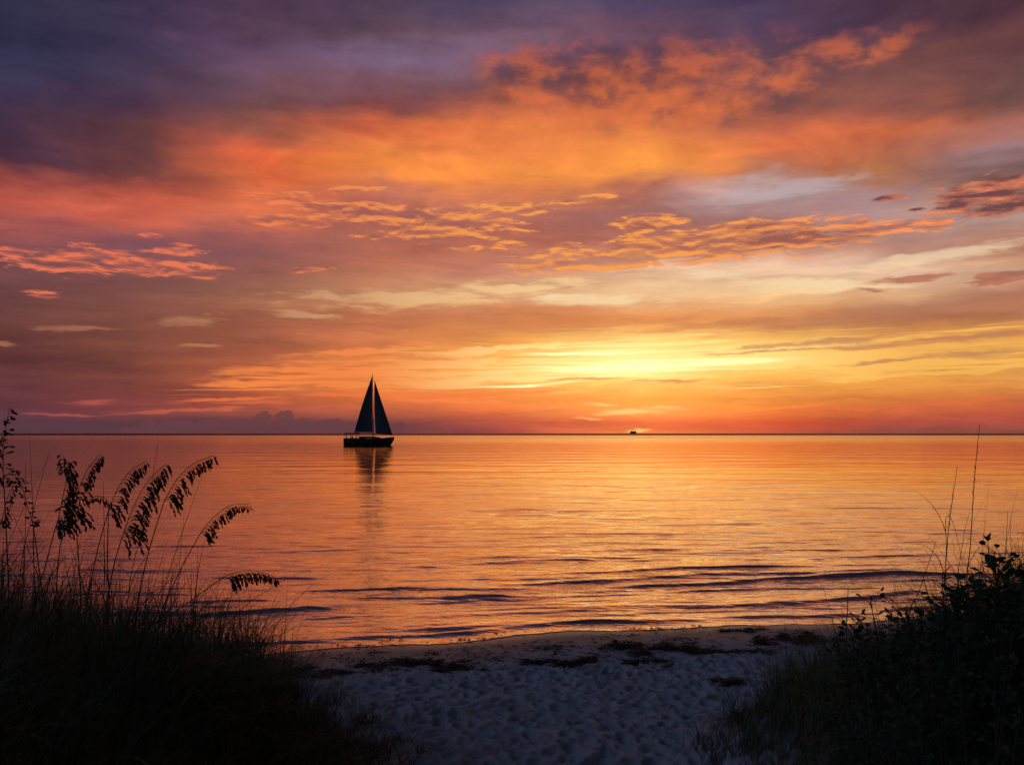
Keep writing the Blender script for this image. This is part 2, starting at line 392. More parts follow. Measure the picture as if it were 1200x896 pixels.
M_HAIR = simple('dark_hair', (.015, .012, .010), (.03, .022, .016), .7, 30)
M_STEEL = simple('ship_steel', (.26, .13, .10), (.32, .16, .12), .6, .05)  # steel colour lifted and warmed to stand in for distance haze
M_GLASS = simple('dark_window_glass', (.01, .01, .012), (.015, .015, .018), .1, 2, 0, .5)

# ------------------------------------------------------------------ terrain
gA, gB = ground(330, 757), ground(980, 723)
SH_K = (gB.y - gA.y) / (gB.x - gA.x); SH_0 = gA.y - SH_K * gA.x
def shore_y(x):
    return SH_0 + SH_K * x + .16 * np.sin(x * .8 + .5) + .08 * np.sin(x * 2.1)
def sstep(a, b, x):
    t = np.clip((x - a) / (b - a), 0, 1); return t * t * (3 - 2 * t)
class VNoise:
    def __init__(s, seed): s.g = np.random.default_rng(seed).random((256, 256))
    def __call__(s, x, y):
        xi = np.floor(x).astype(int); yi = np.floor(y).astype(int); fx = x - xi; fy = y - yi
        fx = fx * fx * (3 - 2 * fx); fy = fy * fy * (3 - 2 * fy)
        g = lambda a, b: s.g[a % 256, b % 256]
        return (g(xi, yi) * (1 - fx) + g(xi + 1, yi) * fx) * (1 - fy) + (g(xi, yi + 1) * (1 - fx) + g(xi + 1, yi + 1) * fx) * fy - .5
VN = [VNoise(i) for i in range(8)]
def mound(x, y):
    l = (.88 * sstep(-.95, -2.1, x) + .40 * sstep(-2.0, -5.0, x)) * sstep(8.2, 5.2, y + .25 * x)
    r = (.62 * sstep(1.35, 2.4, x) + .50 * sstep(2.2, 4.5, x)) * sstep(8.6, 5.4, y - .25 * x)
    return l + r
def land(x, y):
    x = np.asarray(x, float); y = np.asarray(y, float)
    d = shore_y(x) - y
    z = np.where(d > 0, .050 * d + .0032 * d * d, .05 * d)
    z = z + mound(x, y) * sstep(.5, 3, d)
    dry = sstep(1.2, 2.6, d)
    z = z + dry * (.10 * VN[0](x * .55, y * .55) + .07 * VN[1](x * 1.6, y * 1.6))
    return z
def land1(x, y): return float(land(np.array([x]), np.array([y]))[0])
xs = np.concatenate([np.linspace(-400, -30, 40)[:-1], np.linspace(-30, -6.5, 90)[:-1], np.linspace(-6.5, 6.5, 520), np.linspace(6.5, 30, 90)[1:], np.linspace(30, 400, 40)[1:]])
yl = np.concatenate([np.linspace(-60, -6, 30)[:-1], np.linspace(-6, 4.2, 60)[:-1], np.linspace(4.2, 13.5, 470), np.linspace(13.5, 34, 60)[1:]])
X, Y = np.meshgrid(xs, yl)
Z = land(X, Y)
# trodden dry sand: overlapping foot-sized hollows with pushed-up rims
D = shore_y(X) - Y
dryw = sstep(1.9, 3.0, D) * sstep(11, 9, D)
foot = .014 * VN[5](X * 2.6, Y * 2.6) + .0 * Z
fx0, fx1, fy0, fy1 = -5.0, 5.0, 4.2, 12.5
for i in range(4600):
    cx, cy = RNG.uniform(fx0, fx1), RNG.uniform(fy0, fy1)
    a = RNG.normal(math.pi / 2, .55); Lf, wf = RNG.uniform(.08, .15), RNG.uniform(.05, .08); dp = RNG.uniform(.035, .095)
    ix = np.searchsorted(xs, [cx - .4, cx + .4]); iy = np.searchsorted(yl, [cy - .4, cy + .4])
    sx = X[iy[0]:iy[1], ix[0]:ix[1]] - cx; sy = Y[iy[0]:iy[1], ix[0]:ix[1]] - cy
    u = (sx * math.cos(a) + sy * math.sin(a)) / Lf; v = (-sx * math.sin(a) + sy * math.cos(a)) / wf
    r2 = u * u + v * v
    W_ = np.exp(-(r2 / 2.3) ** 3); F_ = foot[iy[0]:iy[1], ix[0]:ix[1]]
    tilt = RNG.uniform(-.25, .25) * u
    foot[iy[0]:iy[1], ix[0]:ix[1]] = F_ * (1 - W_) + W_ * (F_ * .25 - dp * np.exp(-r2 ** 1.6) * (1 + tilt) + dp * .55 * np.exp(-((np.sqrt(r2) - 1.2) / .22) ** 2))
foot += .020 * VN[2](X * 7, Y * 7) + .010 * VN[3](X * 15, Y * 15)
Z = Z + foot * dryw
Z = Z + .008 * VN[4](X * 5, Y * 5) * sstep(.5, 1.5, D) * (1 - dryw)

m, q, b = mat_new('sand'); M_SAND = m
g = q.n.new('ShaderNodeNewGeometry'); px_, py_, pz_ = q.sep(g.outputs['Position'])
sy_ = q.add(q.add(SH_0, q.mul(px_, SH_K)), q.add(q.mul(q.m('SINE', q.add(q.mul(px_, .8), .5)), .16), q.mul(q.m('SINE', q.mul(px_, 2.1)), .08)))
dd = q.sub(sy_, py_)
ne = q.noise(g.outputs['Position'], 1.1, 5, .6)
dw = q.add(dd, q.mul(q.sub(ne, .5), 1.2))
wet = q.ss(dw, 2.6, .5)
grain = q.noise(g.outputs['Position'], 260, 3, .7)
blot = q.noise(g.outputs['Position'], 5, 6, .65)
dryc = q.mix(q.ss(blot, .3, .7), (.22, .23, .26), (.32, .33, .365))
dryc = q.mix(q.mul(q.ss(grain, .5, .75), .5), dryc, (.30, .28, .26))
wetc = q.mix(q.ss(blot, .35, .7), (.20, .165, .145), (.27, .22, .19))
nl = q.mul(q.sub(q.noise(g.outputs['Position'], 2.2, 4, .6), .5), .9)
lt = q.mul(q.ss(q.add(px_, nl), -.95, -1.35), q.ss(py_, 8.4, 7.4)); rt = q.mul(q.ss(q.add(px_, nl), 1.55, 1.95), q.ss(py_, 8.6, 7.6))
dark_ground = q.m('MAXIMUM', lt, rt)  # ground colour turns dark brown beneath the plants of both mounds
dark_gc = q.mix(q.ss(q.noise(g.outputs['Position'], 30, 4, .7), .35, .65), (.030, .024, .016), (.085, .066, .045))
q.put(b.inputs['Base Color'], q.mix(dark_ground, q.mix(wet, dryc, wetc), dark_gc))
film = q.ss(dd, .85, .40)
q.put(b.inputs['Roughness'], q.add(.92, q.mul(-.34, q.add(wet, q.mul(film, .5)))))
q.put(b.inputs['Specular IOR Level'], q.add(.15, q.add(q.mul(wet, .25), q.mul(film, .2))))
bn = q.n.new('ShaderNodeBump'); bn.inputs['Strength'].default_value = .5; bn.inputs['Distance'].default_value = .012
fine = q.noise(g.outputs['Position'], 38, 5, .65)
q.put(bn.inputs['Height'], q.mul(fine, q.ss(wet, .9, .2))); q.l.new(bn.outputs[0], b.inputs['Normal'])
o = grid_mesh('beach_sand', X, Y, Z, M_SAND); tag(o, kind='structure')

# ------------------------------------------------------------------ water
def water_mat(name, tint, far):
    m, q, b = mat_new(name); q.n.remove(b)
    g = q.n.new('ShaderNodeNewGeometry'); px_, py_, pz_ = q.sep(g.outputs['Position'])
    # ripples run along the shore, finer close in
    h1 = q.noise(q.xyz(q.mul(px_, .45), q.mul(py_, 1.5), 0), 1, 4, .55, .3)
    h2 = q.noise(q.xyz(q.mul(px_, .055), q.mul(py_, .16), 5), 1, 4, .55, .3)
    h3 = q.noise(q.xyz(q.mul(px_, 2.2), q.mul(py_, 6.5), 2), 1, 3, .5, .2)
    near = q.ss(py_, 90, 18, .07, 1.0)
    hh = q.add(q.mul(q.mul(h1, .062), near), q.add(q.mul(q.mul(h2, .17 if not far else .9), q.ss(py_, 230, 800, 1.0, 6.5)), q.mul(q.mul(h3, .020), q.ss(py_, 60, 14))))
    bn = q.n.new('ShaderNodeBump'); bn.inputs['Strength'].default_value = 1.0; bn.inputs['Distance'].default_value = 1.0
    # far out the waves are smaller than can be resolved: what shows of them are the slopes turned to the beach
    if not far:
        sl = q.sepc(q.noise(q.xyz(q.mul(px_, .05), q.mul(py_, .30), 8), 1, 3, .6, 0, True)); fw = q.ss(py_, 170, 520)
        off = q.xyz(q.mul(fw, q.mul(q.sub(sl[0], .5), .05)), q.mul(fw, q.sub(-.026, q.mul(q.sub(sl[1], .5), .09))), 0.0)
        va = q.n.new('ShaderNodeVectorMath'); va.operation = 'ADD'; q.l.new(g.outputs['Normal'], va.inputs[0]); q.l.new(off, va.inputs[1])
        vn = q.n.new('ShaderNodeVectorMath'); vn.operation = 'NORMALIZE'; q.l.new(va.outputs[0], vn.inputs[0]); q.l.new(vn.outputs[0], bn.inputs['Normal'])
    q.put(bn.inputs['Height'], hh)
    lw = q.n.new('ShaderNodeLayerWeight'); lw.inputs['Blend'].default_value = .5
    q.l.new(bn.outputs[0], lw.inputs['Normal'])
    fac = q.ss(lw.outputs['Facing'], .30, .88, .06, .97, 'LINEAR')
    gl = q.n.new('ShaderNodeBsdfGlossy'); q.put(gl.inputs['Roughness'], q.ss(py_, 120, 800, .035, .12) if not far else .25)
    gl.inputs['Color'].default_value = (*tint, 1); q.l.new(bn.outputs[0], gl.inputs['Normal'])
    df = q.n.new('ShaderNodeBsdfDiffuse'); df.inputs['Color'].default_value = (.030, .034, .045, 1)
    mx = q.n.new('ShaderNodeMixShader'); q.put(mx.inputs[0], fac); q.l.new(df.outputs[0], mx.inputs[1]); q.l.new(gl.outputs[0], mx.inputs[2])
    q.l.new(mx.outputs[0], q.n.get('Material Output').inputs[0])
    return m
M_WATER = water_mat('calm_sea_water', (.97, .85, .69), False)
M_OPEN = water_mat('ruffled_sea_water', (.30, .24, .27), True)
Y_OPEN = 1300.0
rows = np.concatenate([np.linspace(8.2, 26, 330)[:-1], np.geomspace(26, 140, 420)[:-1], np.geomspace(140, Y_OPEN, 140)])
cols = np.linspace(-1, 1, 560)
half = 9 + .95 * rows
X = cols[None, :] * half[:, None]; Y = np.repeat(rows[:, None], len(cols), 1)
Z = np.zeros_like(X)
fade = np.exp(-(np.maximum(Y - 10, 0) / 36.0) ** 1.2)
for i in range(46):              # small wind ripples, crests roughly along the shore
    lam = .35 * (1.09 ** i) if i < 30 else RNG.uniform(1.2, 4.0)
    th = RNG.normal(math.pi / 2 + .05, .22)
    kx, ky = math.cos(th) * 2 * math.pi / lam, math.sin(th) * 2 * math.pi / lam
    res = np.clip(lam / (2.5 * np.maximum(Y * .0105, .055)), 0, 1)
    amp = .0026 * lam ** .75
    grp = .5 + .9 * np.clip(VN[i % 8](X * .09 + i * 3.1, Y * .22 + i * 1.7) + .25, 0, 1)
    ph = kx * X + ky * Y + RNG.uniform(0, 6.28) + 1.6 * VN[(i + 3) % 8](X * .12 + i, Y * .12)
    Z += amp * fade * res * grp * (np.sin(ph) + .28 * np.sin(2 * ph + 1.2))
# low swells coming in to the beach, each with its own length and bow
SW = [(205, 677, 400, 676, .045), (330, 694, 520, 689, .055), (500, 701, 610, 697, .05), (560, 657, 720, 655, .03), (580, 673, 980, 663, .065), (690, 687, 1190, 670, .105),
      (865, 712, 1120, 693, .070), (640, 694, 860, 688, .04), (200, 709, 330, 704, .05), (200, 720, 420, 714, .05), (560, 716, 760, 708, .03), (240, 738, 620, 731, .03),
      (480, 740, 900, 722, .025), (820, 640, 1000, 637, .03), (560, 632, 680, 629, .022), (760, 615, 900, 613, .03), (960, 628, 1130, 624, .04), (300, 640, 420, 643, .02),
      (640, 600, 730, 598, .03), (900, 655, 1120, 650, .035), (430, 660, 560, 664, .025),
      (380, 664, 1000, 652, .028), (420, 708, 1150, 682, .045), (350, 727, 1000, 705, .035), (450, 690, 1150, 664, .040), (600, 647, 1190, 642, .030), (500, 681, 900, 672, .035), (300, 701, 640, 695, .040),
      (380, 744, 960, 716, .030)]
for (x0, y0, x1, y1, h) in SW:
    h *= .62
    a, c = ground(x0, y0), ground(x1, y1)
    L = (c - a).length; ux, uy = (c.x - a.x) / L, (c.y - a.y) / L
    s_ = (X - a.x) * ux + (Y - a.y) * uy; n_ = -(X - a.x) * uy + (Y - a.y) * ux
    n_ = n_ + .26 * VN[5](s_ * .45 + x0, s_ * 0 + y0 * .1) * 2 + .10 * VN[6](s_ * 1.3 + x0, s_ * 0 + 3) + .05 * L * ((s_ / L - .5) ** 2) + .07 * VN[2](s_ * 3.5, s_ * 0 + y0) + .04 * VN[1](s_ * 8, n_ * 6)
    wv = .085 + .0042 * a.y
    envl = sstep(-.06 * L, .3 * L, s_) * sstep(1.06 * L, .7 * L, s_)
    prof = np.where(n_ < 0, np.exp(-(n_ / (wv * .55)) ** 2), np.exp(-(n_ / (wv * 1.7)) ** 2))
    Z += h * (1 + .7 * VN[7](s_ * .9 + y0, s_ * 0)) * envl * prof
for i in range(260):
    r0 = 12.5 * (4.2 ** RNG.random()); x0 = RNG.uniform(-.62, .66) * r0; L = RNG.uniform(.8, 4.2) * (r0 / 14) ** .7
    wv = .032 + .0030 * r0; h = wv * RNG.uniform(.06, .16); dirn = RNG.normal(.03, .05)
    iy = np.searchsorted(rows, [r0 - wv * 5 - .5, r0 + wv * 5 + .5]); sl_ = slice(max(iy[0], 0), iy[1])
    s_ = (X[sl_] - x0); n_ = (Y[sl_] - r0) - dirn * s_ + .16 * VN[i % 8](s_ * .9 + i, s_ * 0 + i) + .05 * VN[(i + 2) % 8](s_ * 4 + i, s_ * 0)
    Z[sl_] += h * np.exp(-(s_ / (L * .55)) ** 4) * np.where(n_ < 0, np.exp(-(n_ / wv) ** 2), np.exp(-(n_ / (wv * 2.2)) ** 2))
dl = shore_y(X) - Y
Z *= sstep(.25, -1.1, dl)
Z += .030 * sstep(-1.4, -.2, dl) * np.exp(-((dl + .34) / .10) ** 2) * (1 + 1.2 * VN[3](X * 1.5, Y * 0))
edge = .36 + .16 * VN[2](X * 1.3, X * 0) + .07 * VN[3](X * 5, X * 0)      # the thin swash running up the sand
Z = np.where(dl > -.15, np.maximum(Z, land(X, Y) + .005), Z)
Z = np.where(dl > edge, land(X, Y) - .06, Z)
o = grid_mesh('sea_water', X, Y, Z, M_WATER); tag(o, kind='structure')
X2, Y2 = np.meshgrid(np.linspace(-60000, 60000, 60), np.concatenate([np.geomspace(Y_OPEN, 60000, 40)]))
o = grid_mesh('open_sea', X2, Y2, np.zeros_like(X2), M_OPEN); tag(o, kind='structure')
# calm sea either side of the fine sheet
for sgn, nm in ((-1, 'sea_water'), (1, 'sea_water')):
    xo = np.stack([sgn * half[::12], sgn * half[::12] + sgn * 800, sgn * 9000 * np.ones_like(half[::12])], 1)
    if sgn < 0: xo = xo[:, ::-1]
    o = grid_mesh(nm, xo, np.repeat(rows[::12][:, None], 3, 1), np.zeros_like(xo), M_WATER); tag(o, kind='structure')

# ------------------------------------------------------------------ sailing boat
BY = 3.0 / math.tan(math.atan((521.5 - 448) / F) - PITCH)
PX = BY / F
bc = at(433, 521.5, BY)
boat = empty('sailing_boat', (bc.x, bc.y, 0.0))
tag(boat, 'dark two sailed sailing boat on the calm sea with its mirror image below', 'sailboat')
def bp(px, py, y=0.0): return Vector(((px - 433) * PX, y, (521.5 - py) * PX))
h_ = MB(); NS = 22; NR = 9
for i in range(NS):
    t = i / (NS - 1)
    xk = 403.6 + (461.8 - 403.6) * t
    sheer = 513.6 - 1.5 * (2 * t - .85) ** 2 if t > .42 else 513.3 + .3 * t
    zt = (521.5 - sheer) * PX
    beam = 1.72 * (1 - max(0, (t - .38) / .62) ** 2.3) * (.80 + .20 * min(1, t / .38)); beam = max(beam, .03)
    rake = 0 if t < .9 else (t - .9) / .1
    zb = -.45 + 1.9 * max(0, (t - .9) / .1) ** 1.3 + .35 * max(0, (.12 - t) / .12)
    for j in range(NR):
        a = -math.pi / 2 + math.pi * j / (NR - 1)
        yy = beam * math.copysign(abs(math.sin(a)) ** .55, math.sin(a))
        zz = zb + (zt - zb) * (1 - math.cos(a) ** .7 if math.cos(a) > 1e-6 else 1)
        h_.v.append(((xk - 433) * PX, yy, zz))
for i in range(NS - 1):
    for j in range(NR - 1):
        a = i * NR + j; h_.f.append((a, a + 1, a + NR + 1, a + NR))
h_.f.append(tuple(range(NR))); h_.f.append(tuple((NS - 1) * NR + j for j in range(NR - 1, -1, -1)))
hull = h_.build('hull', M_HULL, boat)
d_ = MB()
for i in range(NS):
    l, r = h_.v[i * NR], h_.v[i * NR + NR - 1]
    d_.v += [(l[0], l[1] * .97, l[2] - .10), (r[0], r[1] * .97, r[2] - .10)]
for i in range(NS - 1): d_.f.append((2 * i, 2 * i + 1, 2 * i + 3, 2 * i + 2))
d_.build('deck', M_DECK, boat, False)
c_ = MB()
prof = [(421, 513.4), (421.6, 511.2), (436, 511.2), (444, 512.0), (447, 513.4)]
for yy in (-.95, .95): c_.v += [tuple(bp(a, e, yy * (1 if e > 513 else .85))) for a, e in prof]
c_.f += [tuple(range(5)), tuple(range(9, 4, -1))] + [(i, i + 5, (i + 1) % 5 + 5, (i + 1) % 5) for i in range(5)]
cab = c_.build('cabin', M_HULL, boat, False)
for wx in (425, 430, 435):
    for s in (-1, 1):
        w_ = MB(); w_.box(bp(wx, 512.2, s * .90), (.5, .06, .16)); w_.build('window', M_GLASS, cab, False)
t_ = MB(); t_.tube([bp(437.3, 513), bp(437.0, 475), bp(435.7, 438.4)], .10, .05, 8); t_.build('mast', M_SPAR, boat)
t_ = MB(); t_.tube([bp(437.0, 506.9), bp(426, 506.9), bp(414.5, 506.6)], .08, .07, 8); t_.build('boom', M_SPAR, boat)
t_ = MB(); t_.tube([bp(437.2, 482, -.7), bp(437.2, 482, .7)], .04, .04, 6); t_.build('spreader', M_SPAR, boat)
def sail(name, head, tack, clew, belly, parent, n=14):
    head, tack, clew = bp(*head), bp(*tack), bp(*clew); s_ = MB()
    for sg in (0, 1):
        for i in range(n + 1):
            u = i / n
            for j in range(n + 1):
                v = j / n
                a = tack.lerp(head, u); c = clew.lerp(head, u)
                p = a.lerp(c, v)
                p.y += belly * 4 * v * (1 - v) * (1 - u) * .9 + .012 * sg
                roach = .22 * math.sin(math.pi * u) * v
                p += (c - a).normalized() * roach if (c - a).length > 1e-4 else Vector()
                s_.v.append(tuple(p))
    N1 = (n + 1) ** 2
    for i in range(n):
        for j in range(n):
            a = i * (n + 1) + j
            s_.f.append((a, a + 1, a + n + 2, a + n + 1)); s_.f.append((N1 + a, N1 + a + n + 1, N1 + a + n + 2, N1 + a + 1))
    return s_.build(name, M_SAIL, parent)
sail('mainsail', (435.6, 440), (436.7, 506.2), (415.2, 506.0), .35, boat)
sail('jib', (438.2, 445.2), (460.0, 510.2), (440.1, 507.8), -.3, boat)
r_ = MB()
for p0, p1 in ((bp(435.7, 439), bp(461.3, 512.8)), (bp(435.7, 439), bp(404.5, 513.3)), (bp(435.9, 444), bp(437.2, 513.3, -1.6)), (bp(435.9, 444), bp(437.2, 513.3, 1.6))):
    r_.tube([p0, p1], .012, .012, 4)
r_.build('rigging', M_SPAR, boat)
b_ = MB()
for i in range(9):
    yy = -1.25 + 2.5 * i / 8; zz = .16 * (1 - (yy / 1.25) ** 2)
    for a in (404.3, 412, 420.3): b_.v.append(tuple(bp(a, 507.8, yy) + Vector((0, 0, zz))))
for i in range(9):
    yy = -1.25 + 2.5 * i / 8; zz = .16 * (1 - (yy / 1.25) ** 2) - .12
    for a in (404.3, 412, 420.3): b_.v.append(tuple(bp(a, 507.8, yy) + Vector((0, 0, zz))))
for i in range(8):
    for j in range(2):
        a = 3 * i + j; b_.f += [(a, a + 1, a + 4, a + 3), (27 + a, 27 + a + 3, 27 + a + 4, 27 + a + 1)]
for i in range(8):
    for j in (0, 2): a = 3 * i + j; b_.f.append((a, a + 3, a + 30, a + 27))
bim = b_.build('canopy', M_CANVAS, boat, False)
for a in (404.9, 419.8):
    for s in (-1.15, 1.15):
        p_ = MB(); p_.tube([bp(a, 513.6, s), bp(a, 507.9, s)], .035, .035, 6); p_.build('pole', M_SPAR, bim)
for s in (-1, 1):
    prev = None; p_ = MB()
    for a in (422, 428, 434, 440, 446, 452, 457):
        tb = (a - 403.6) / 58.2; by_ = 1.6 * (1 - max(0, (tb - .38) / .62) ** 2.3) * s
        p_.tube([bp(a, 513.4, by_), bp(a, 510.9, by_)], .014, .014, 4)
        if prev: p_.tube([prev, bp(a, 510.9, by_)], .012, .012, 4)
        prev = bp(a, 510.9, by_)
    p_.build('guard_rail', M_SPAR, boat)
# crew sitting under the canopy
def person(name, px, y, face, label, lean=0.0):
    root = empty(name, (0, 0, 0), 0)
    base = bp(px, 514.2, y); root.location = (bc.x + base.x, bc.y + base.y, base.z); root.rotation_euler = (0, 0, face)
    tag(root, label, 'person', 'crew seated in the boat cockpit')
    J = dict(pel=(0, 0, .12, .15), wai=(.02, 0, .32, .13), che=(.03 + lean, 0, .55, .155), nek=(.05 + lean, 0, .70, .055), hed=(.07 + lean, 0, .80, .10), top=(.06 + lean, 0, .91, .085),
             hl=(.05, .10, .12, .09), kl=(.46, .13, .14, .065), al=(.48, .13, -.28, .042), tl=(.64, .14, -.32, .035),
             hr=(.05, -.10, .12, .09), kr=(.46, -.13, .14, .065), ar=(.48, -.13, -.28, .042), tr=(.64, -.14, -.32, .035),
             sl=(.03 + lean, .20, .60, .060), el=(.12 + lean, .26, .34, .045), wl=(.34, .20, .24, .032), fl=(.42, .18, .22, .034),
             sr=(.03 + lean, -.20, .60, .060), er=(.12 + lean, -.26, .34, .045), wr=(.34, -.20, .24, .032), fr=(.42, -.18, .22, .034))
    E = [('pel', 'wai'), ('wai', 'che'), ('che', 'nek'), ('nek', 'hed'), ('hed', 'top'), ('pel', 'hl'), ('hl', 'kl'), ('kl', 'al'), ('al', 'tl'), ('pel', 'hr'), ('hr', 'kr'), ('kr', 'ar'), ('ar', 'tr'),
         ('che', 'sl'), ('sl', 'el'), ('el', 'wl'), ('wl', 'fl'), ('che', 'sr'), ('sr', 'er'), ('er', 'wr'), ('wr', 'fr')]
    K = list(J); me = bpy.data.meshes.new('body'); me.from_pydata([J[n][:3] for n in K], [(K.index(a), K.index(c)) for a, c in E], [])
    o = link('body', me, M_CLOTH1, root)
    sk = o.modifiers.new('skin', 'SKIN')
    for i, n in enumerate(K): me.skin_vertices[0].data[i].radius = (J[n][3], J[n][3])
    me.skin_vertices[0].data[0].use_root = True
    ss_ = o.modifiers.new('sub', 'SUBSURF'); ss_.levels = 1; ss_.render_levels = 1
    hb = MB()
    for i in range(6):
        for j in range(10):
            a, c = math.pi * i / 10, 2 * math.pi * j / 10
            hb.v.append((.05 + lean + .105 * math.sin(a) * math.cos(c), .10 * math.sin(a) * math.sin(c), .855 + .10 * math.cos(a)))
    for i in range(5):
        for j in range(10): hb.f.append((i * 10 + j, (i + 1) * 10 + j, (i + 1) * 10 + (j + 1) % 10, i * 10 + (j + 1) % 10))
    hb.build('hair', M_HAIR, root)
person('person', 406.6, -.75, .2, 'person in dark clothes seated furthest aft under the boat canopy')
person('person', 410.0, .80, -.3, 'person in dark clothes seated second from the stern under the canopy', .04)
person('person', 413.4, -.80, .5, 'person in dark clothes seated near the middle of the boat canopy', .02)
person('person', 417.2, .70, math.pi, 'person in dark clothes seated nearest the mast under the boat canopy', .03)

# ------------------------------------------------------------------ far ship on the horizon
SYD = 7000.0; sp = at(742, 507, SYD)
ship = empty('cargo_ship', (sp.x, SYD, 0))
tag(ship, 'tiny dark cargo ship on the horizon in front of the setting sun glow', 'ship')
u = SYD / F
s_ = MB(); L = 7.4 * u
pts = [(-.5, .9), (-.5, -.1), (.44, -.1), (.52, 1.0), (-.5, .9)]
for yy in (-6, 6): s_.v += [(a * L, yy, b_ * 1.3 * u) for a, b_ in pts[:4]]
s_.f += [(0, 1, 2, 3), (7, 6, 5, 4), (0, 4, 5, 1), (1, 5, 6, 2), (2, 6, 7, 3), (3, 7, 4, 0)]
s_.build('hull', M_STEEL, ship, False)
s_ = MB(); s_.box((-.30 * L, 0, 2.1 * u), (.26 * L, 10, 2.0 * u)); s_.build('deckhouse', M_STEEL, ship, False)
s_ = MB(); s_.box((.14 * L, 0, 2.0 * u), (.60 * L, 11, 1.8 * u)); s_.build('deck_cargo', M_STEEL, ship, False)

# ------------------------------------------------------------------ dune grass
def proj(p):
    c, s = math.cos(PITCH), math.sin(PITCH); z = p[2] - CAM_Z
    f = p[1] * c + z * s; up_ = -p[1] * s + z * c
    return 600 + F * p[0] / f, 448 - F * up_ / f
def blades(spots, name, mat, seg=5):
    """spots: list of (x, y, z, height, azimuth, lean, droop, width)"""
    A = np.array(spots, float); n = len(A)
    t = np.linspace(0, 1, seg)[None, :]
    h, azm, le, dr, w = A[:, 3:4], A[:, 4:5], A[:, 5:6], A[:, 6:7], A[:, 7:8]
    out = h * (le * t + dr * t ** 2.4)
    zz = h * t * np.sqrt(np.clip(1 - .25 * (le + dr * t) ** 2, .2, 1)) - h * .25 * dr * t ** 3
    x = A[:, 0:1] + out * np.cos(azm); y = A[:, 1:2] + out * np.sin(azm); z = A[:, 2:3] + zz
    fa = azm + RNG.normal(math.pi / 2, .6, (n, 1)); ww = w * (1 - t ** 1.8) + w * .05
    L = np.stack([x - np.cos(fa) * ww / 2, y - np.sin(fa) * ww / 2, z], -1)
    Rr = np.stack([x + np.cos(fa) * ww / 2, y + np.sin(fa) * ww / 2, z], -1)
    V = np.stack([L, Rr], 2).reshape(-1, 3)
    base = (np.arange(n) * seg * 2)[:, None]; i = np.arange(seg - 1)[None, :] * 2
    q = np.stack([base + i, base + i + 1, base + i + 3, base + i + 2], -1).reshape(-1, 4)
    me = bpy.data.meshes.new(name); me.from_pydata(V.tolist(), [], q.tolist()); me.update()
    return me
def grass_region(n, xr, yr, edge, hfun, dens=1.0, bias=.35):
    sp = []; tries = 0
    while len(sp) < n and tries < n * 6:
        tries += 1
        x = RNG.uniform(*xr); y = RNG.uniform(*yr)
        if not edge(x, y): continue
        z = land1(x, y)
        for kk in range(RNG.integers(4, 9)):
            h = hfun(x, y) * RNG.uniform(.50, 1.12) * (1 + 1.1 * float(VN[4]([x * 3.2], [y * 3.2])[0]))
            if RNG.random() < .04: h *= RNG.uniform(1.3, 1.9)
            az_ = RNG.uniform(0, 2 * math.pi)
            cx = math.cos(az_) + bias; az_ = math.atan2(math.sin(az_), cx)
            sp.append((x + RNG.normal(0, .03), y + RNG.normal(0, .03), z - .02, h, az_, abs(RNG.normal(.16, .18)), abs(RNG.normal(.46, .42)), RNG.uniform(.004, .0090)))
    return sp
def l_edge(x, y):
    e = -.60 + .45 * VN[1]([x * 1.5], [y * 1.5])[0] - .35 * max(0, y - 6.4)
    return RNG.random() < ((e - x) / .55) ** 1.5 if x < e else False
def r_edge(x, y):
    e = 1.22 + .5 * VN[2]([x * 1.5], [y * 1.5])[0] + .40 * max(0, y - 6.6)
    return RNG.random() < ((x - e) / .55) ** 1.5 if x > e else False
def l_h(x, y): return .24 + .42 * float(sstep(-.8, -2.2, x))
def r_h(x, y): return .20 + .34 * float(sstep(1.4, 3.0, x))
sp = grass_region(30000, (-5.2, -.6), (2.6, 7.8), l_edge, l_h)
for i in range(520):            # long arching blades
    x = -.75 - abs(RNG.normal(0, .9)); y = RNG.uniform(3.6, 6.9)
    sp.append((x, y, land1(x, y) - .02, RNG.uniform(.40, .75), RNG.normal(.1, .9) if RNG.random() < .7 else RNG.normal(3.1, .6), abs(RNG.normal(.28, .15)), abs(RNG.normal(.9, .35)), RNG.uniform(.006, .0105)))
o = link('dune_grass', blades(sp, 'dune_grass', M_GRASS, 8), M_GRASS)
tag(o, 'dense dark dune grass covering the left mound beneath the sea oats', 'grass', kind='stuff')
sp = grass_region(26000, (1.2, 5.6), (2.8, 8.2), r_edge, r_h, bias=-.1)
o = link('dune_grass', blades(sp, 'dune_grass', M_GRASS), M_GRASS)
tag(o, 'dense dark grass and creepers covering the right mound under the shrubs', 'grass', kind='stuff')

